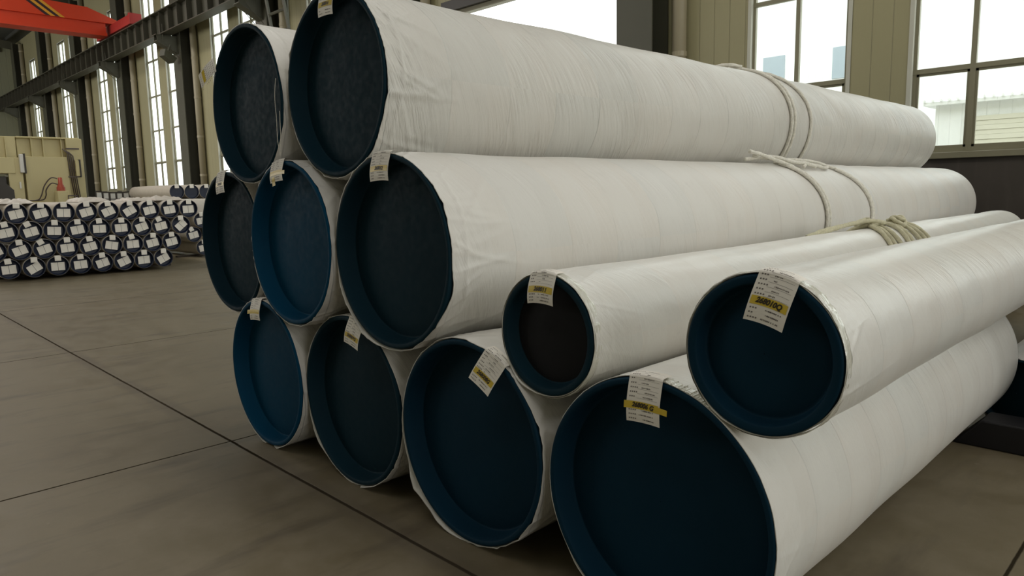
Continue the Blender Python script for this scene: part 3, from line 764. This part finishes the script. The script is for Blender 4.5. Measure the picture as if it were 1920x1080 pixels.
# ================================================================== far stack of small pipes
SR = .2035
def small_pipe_proto():
    root = empty('small_wrapped_pipe', (0, 0, 0), 'x', 'pipe', 'small blue-capped pipes in the far stack')
    a = np.arange(48) / 48 * 2 * PI; n1 = smooth_noise(48, 12, 3)
    rows = []
    for xx, dr in ((.0, -.004), (-.0, .0), (-.02, .001), (-.1, 0), (-.5, .001), (-2, 0), (-4, .001), (-5.6, 0), (-5.62, -.12)):
        Rr = SR - .002 + dr + (.003 * n1 if xx == 0 and dr == 0 else 0)
        rows.append(np.stack([np.full(48, xx - .004), -Rr * np.cos(a), Rr * np.sin(a)], -1))
    grid_mesh('plastic_wrap', np.array(rows), MAT['wrap_far'], root)
    rows = []
    for rr, xx in ((SR - .006, -.05), (SR - .006, .001), (SR - .008, .01), (SR - .020, .006), (SR - .026, -.01), (SR - .034, -.06), (SR - .042, -.065), (.08, -.055), (.001, -.052)):
        rows.append(np.stack([np.full(48, xx), -rr * np.cos(a), rr * np.sin(a)], -1))
    grid_mesh('end_cap', np.array(rows), MAT['cap_far'], root)
    # folded tag over the rim
    m = MB(); w = .057
    prof = [(-.10, SR + .006), (-.0, SR + .007), (.018, SR - .004), (.020, SR - .03), (.026, SR - .07), (.024, SR - .10)]
    for (x0, z0), (x1, z1) in zip(prof, prof[1:]):
        m.quad([(x0, -w, z0), (x1, -w, z1), (x1, w, z1), (x0, w, z0)]); m.quad([(x0 - .001, -w, z0 - .001), (x0 - .001, w, z0 - .001), (x1 - .001, w, z1 - .001), (x1 - .001, -w, z1 - .001)])
    m.build('paper_tag', MAT['paper'], root)
    for s in (-1, 1):
        m = MB(); y0, y1 = (s * .003, s * .122); ya, yb = min(y0, y1), max(y0, y1)
        m.box(-.034, -.032, ya, yb, -.098, .070); o = m.build('paper_sheet', MAT['paper'], root)
    return root
proto = small_pipe_proto(); used = False
def ordinal(k): return ['first', 'second', 'third', 'fourth', 'fifth', 'sixth', 'seventh', 'eighth', 'ninth', 'tenth', 'eleventh'][k]
def place_small(x, y, z, label, tagrot=0, sheetrot=0, sheets=True, group='small blue-capped pipes in the far stack'):
    global used
    if not used: root = proto; used = True; kids = list(root.children)
    else:
        root = proto.copy(); C.objects.link(root); kids = []
        for ch in proto.children:
            if not sheets and ch.name.startswith('paper_sheet'): continue
            c = ch.copy(); C.objects.link(c); c.parent = root; kids.append(c)
    root.location = (x, y, z); root['label'] = label; root['group'] = group
    for c in kids:
        if c.name.startswith('paper_tag'): c.rotation_euler = (math.radians(tagrot), 0, 0)
        if c.name.startswith('paper_sheet'): c.rotation_euler = (math.radians(sheetrot), 0, 0)
        if c.name.startswith('plastic_wrap'): c.rotation_euler = (math.radians(random.uniform(0, 360)), 0, 0)
    return root
# screen-left is -Y for the far stack; rotation about X, positive turns the sheets anticlockwise as seen
rowsA = [(-1, 0, 0), (0, -3, 12), (1, -2, 14), (2, 0, -2), (3, 0, 15), (4, 4, 22), (5, 0, 28), (6, 0, 12), (7, 0, 8), (8, 0, 2)]
rowsB = [(0, 10, 10), (1, 24, 14), (2, -2, -4), (3, 0, 9), (4, 4, 0), (5, 0, 2), (6, -2, 18), (7, 22, 12), (8, 3, 40)]
rowsC = [(-1, 0, 20), (0, 4, 18), (1, 26, 16), (2, 2, 4), (3, 5, 13), (4, -4, -12), (5, 12, 2), (6, -3, 12), (7, 3, 12)]
rowsD = [(0, 6, 3), (1, 0, 28), (2, 0, 0), (3, 2, 4), (4, 4, 16), (5, 3, 22), (6, 0, 2), (7, 0, 26)]
for rn, rows, ya, z in (('top', rowsA, 2.98, 1.345), ('second', rowsB, 2.78, .985), ('third', rowsC, 2.98, .620), ('bottom', rowsD, 2.77, .256)):
    N = len(rows)
    for q, (k, tr, srot) in enumerate(rows):
        pos_r = N - 1 - q
        ps = 'rightmost' if pos_r == 0 else ordinal(pos_r) + ' from the right'
        place_small(-17 + random.uniform(-.03, .03), ya + .416 * k, z, 'small blue-capped pipe, far stack, %s row, %s' % (rn, ps), tr, srot)
for y, z, l, a_, b_ in ((7.32, .615, 'fully visible one with round cap', 24, 14), (7.55, .985, 'upper one beside the big stack', 0, 10), (7.56, .256, 'lowest one beside the big stack', 0, 10)):
    o = place_small(-19.5, y, z, 'small pipe set back right of the far stack, ' + l, a_, b_, group='small pipes set back behind the far stack'); o.scale.x = .85
for k, y in enumerate((7.34, 7.76, 8.17, 8.59)):
    o = place_small(-19.9, y, 1.345, 'small pipe covered by the pale sheet, %s from the left' % ordinal(k), 0, 0, False, group='sheet-covered pipes under the raised ones'); o.scale.x = .8
for y, l in ((7.51, 'left one with dark cap'), (7.92, 'middle one with blue cap'), (8.33, 'right one half hidden by the big stack')):
    o = place_small(-21, y, 1.758, 'raised small pipe behind the far stack, ' + l, 0, 0, False, group='raised small pipes behind the far stack'); o.scale.x = .62
# skids under the far stack
for k, xx in enumerate((-17.9, -21.6)):
    m = MB(); m.box(xx - .07, xx + .07, 2.2, 6.1, 0, .048); o = m.build('timber_skid', MAT['timber'], None)
    tag(o, 'dark timber skid under the far stack, %s' % ('nearer one' if k == 0 else 'farther one'), 'skid', 'timber skids')
for k, xx in enumerate((-20.0, -23.5)):
    m = MB(); m.box(xx - .07, xx + .07, 7.0, 9.3, 0, .048); o = m.build('timber_skid', MAT['timber'], None)
    tag(o, 'dark timber skid under the set-back pipes, %s' % ('nearer one' if k == 0 else 'farther one'), 'skid', 'timber skids')
# crumpled sheet over the stack and bunched wrap ends
def crumple(name, x0, x1, y0, y1, zf, amp, mat, label, cat, seed, nx=40, ny=60, group=None):
    rr = np.random.RandomState(seed)
    X, Y = np.meshgrid(np.linspace(x0, x1, nx), np.linspace(y0, y1, ny))
    Z = np.zeros_like(X)
    for _ in range(40):
        kx, ky, p = rr.uniform(1, 16), rr.uniform(1, 16), rr.rand() * 6.28
        Z += np.abs(np.sin(kx * X + ky * Y * rr.choice((-1, 1)) + p)) / 40
    Z = (Z - Z.min()) / (Z.max() - Z.min())
    ed = np.minimum(np.minimum(X - x0, x1 - X) / (x1 - x0), np.minimum(Y - y0, y1 - Y) / (y1 - y0)); ed = np.clip(ed * 5, 0, 1) ** .5
    base = zf(X, Y); Zt = base + amp * (Z * .8 + .2) * ed + .004
    P = np.stack([X, Y, Zt], -1); B = np.stack([X, Y, base + .001], -1)
    m = MB()
    for j in range(ny - 1):
        for i in range(nx - 1):
            m.quad([P[j, i], P[j, i + 1], P[j + 1, i + 1], P[j + 1, i]])
    for j in range(ny - 1):
        m.quad([B[j, 0], B[j + 1, 0], P[j + 1, 0], P[j, 0]]); m.quad([B[j, -1], P[j, -1], P[j + 1, -1], B[j + 1, -1]])
    o = m.build(name, mat, None, smooth=False); me = o.data
    import bmesh
    bm = bmesh.new(); bm.from_mesh(me); bmesh.ops.remove_doubles(bm, verts=bm.verts, dist=.0005); bm.to_mesh(me); bm.free(); me.shade_smooth()
    return tag(o, label, cat, group)
zt = 1.345 + SR
for x0, x1, y0, y1, amp, l in ((-18.2, -17.25, 2.75, 3.35, .11, 'crumpled plastic wrap bunched on the far stack, at the left'),
                               (-18.3, -17.3, 4.15, 4.75, .12, 'crumpled plastic wrap bunched on the far stack, pinkish, in the middle'),
                               (-18.4, -17.3, 5.15, 5.6, .09, 'crumpled plastic wrap on the far stack, right of the middle'),
                               (-18.4, -17.2, 5.65, 6.3, .12, 'crumpled plastic wrap at the right of the far stack')):
    crumple('plastic_bundle', x0, x1, y0, y1, lambda X, Y: np.full_like(X, zt - .01), amp, MAT['sheet'], l, 'plastic wrap', int(abs(y0 * 100)), group='crumpled wrap on the far stack')

m = MB(); prof = []
rs = np.random.RandomState(4); NY = 60
ysx = np.linspace(6.75, 8.85, NY); wav = smooth_noise(NY, 14, 8) * .02
rows = []
for x_, z_ in ((-19.62, 1.14), (-19.60, 1.24), (-19.60, 1.36), (-19.64, 1.48), (-19.74, 1.553), (-20.1, 1.556), (-20.5, 1.555), (-20.9, 1.556), (-20.93, 1.548), (-20.5, 1.5515)):
    rows.append(np.stack([x_ + wav * (1 if z_ < 1.5 else .2), ysx, z_ + np.abs(wav) * (.8 if z_ < 1.2 else .5)], -1))
o = grid_mesh('plastic_sheet', np.array(rows), MAT['sheet'], None, closed_u=False); tag(o, 'pale plastic sheet draped over the pipes under the raised ones', 'plastic sheet')
# ---- big white wrapped roll lying on top at the right back
# (its long body shows left of the raised caps)

# ================================================================== cream press at the far left
r = empty('press_machine', (-25, 4.8, 0), 'large cream-painted press machine behind the far stack', 'machine')
def bx(name, mat, y0, y1, z0, z1, x0=-.6, x1=0.0, par=None, bev=.015):
    m = MB(); m.box(x0, x1, y0 - 4.8, y1 - 4.8, z0, z1); return m.build(name, MAT[mat], par or r, bevel=bev)
bx('main_panel', 'machine', 4.72, 5.84, 0, 2.88)
bx('side_pier', 'machine', 5.84, 6.27, 0, 3.43, -.9, -.05)
tb = bx('top_beam', 'machine', 4.62, 6.20, 2.86, 3.41, -.8, -.25)
bx('beam_flange', 'machine', 4.60, 6.22, 3.41, 3.46, -.95, -.08, tb)
for y in (4.95, 5.25, 5.72, 6.05): bx('rib', 'machine', y, y + .03, 2.88, 3.41, -.25, -.12, tb, .003)
lb = bx('left_beam', 'machine', 2.6, 4.58, 2.83, 3.45, -.7, -.12)
for y in (2.8, 3.3, 3.8, 4.1, 4.3): bx('rib', 'machine', y, y + .03, 2.85, 3.43, -.12, .0, lb, .003)
bx('left_block', 'machine', 2.6, 4.48, 2.38, 2.84, -.7, .05)
bx('left_column', 'machine', 4.30, 4.66, 0, 2.84, -.5, .02)
bx('ram', 'machine_dark', 3.4, 4.26, 1.65, 2.3, -.5, -.05)
m = MB(); m.prism([(-1.4, 1.5), (-.42, 1.5), (-.42, 1.9), (-.75, 2.28), (-1.4, 2.3)], 0, -.3, .12); m.build('die_wedge', MAT['machine_dark'], r)
cb = bx('control_box', 'white', 4.585, 4.69, 2.40, 2.93, .02, .14)
bx('box_side', 'machine_dark', 4.69, 4.73, 2.38, 2.95, .02, .16, cb, .003)
cb = bx('control_box', 'machine', 6.0, 6.1, 2.30, 2.78, .0, .14)
bx('box_side', 'machine_dark', 6.1, 6.14, 2.28, 2.8, .0, .15, cb, .003)
for k in range(4):
    m = MB(); yy = 1.02 + k * .05; m.tube([(.0, yy - .1, 3.12 - k * .03), (.05, yy - .0, 3.0 - k * .03), (.05, yy + .13, 1.2)], .016, 6); m.build('hydraulic_tube', MAT['tube_dark'], r, smooth=True)
m = MB(); m.box(.03, .07, 1.0, 1.35, 2.27, 2.30); m.box(.03, .07, 1.0, 1.35, 3.1, 3.14); m.build('tube_clamp', MAT['tube_dark'], r)
bx('pump_pedestal', 'machine', 5.33, 5.62, 0, 1.86, .3, .7)
a = np.arange(20) / 20 * 2 * PI
rows = [np.stack([.5 + rr * np.cos(a), .67 + rr * np.sin(a), np.full(20, zz)], -1) for rr, zz in ((.11, 1.86), (.11, 1.97), (.09, 1.99), (.085, 2.03), (.06, 2.06), (.055, 2.25), (.001, 2.26))]
grid_mesh('pump_motor', np.array(rows), MAT['redpump'], r)
for d in (0, .12):
    m = MB(); m.tube(smooth_path([(.5, .6, 2.22 - d * 1.4), (.45, .45, 2.24 - d * 1.3), (.4, .28 + d * .3, 2.02 - d), (.35, .18 + d, 1.72), (.3, .05 + d, 1.60), (.2, -.5, 1.60)], 8), .018, 6); m.build('hose', MAT['tube_dark'], r, smooth=True)
m = MB(); m.box(.72, .74, .78, .80, 1.4, 1.72); m.box(.72, .74, 1.02, 1.04, 1.4, 1.72); m.box(.72, .74, .78, 1.04, 1.70, 1.73); m.build('guard_bracket', MAT['tube_dark'], r)
m = MB(); m.box(.03, .06, -.26, -.22, 1.95, 2.14); m.build('gauge_strip', MAT['white'], r)

r = empty('safety_railing', (-24.6, 6.4, 0), 'low black railing with pale striped netting between press and raised pipes', 'railing')
for k in range(7):
    m = MB(); m.box(-.02, .02, k * .19 - .015, k * .19 + .015, 0, 1.84 - .03 * math.sin(k / 6 * PI)); m.build('post', MAT['machine_dark'], r)
m = MB(); m.tube([(0, k * .19, 1.84 - .05 * math.sin(k / 6 * PI)) for k in range(7)], .018, 6); m.tube([(0, k * .19, 1.62 - .03 * math.sin(k / 6 * PI)) for k in range(7)], .012, 6); m.build('rail', MAT['machine_dark'], r)
m = MB()
for k in range(6):
    m.box(-.008, -.002, k * .19 + .03, k * .19 + .16, 1.3, 1.80 - .04 * math.sin(k / 6 * PI))
m.build('netting', MAT['white'], r)
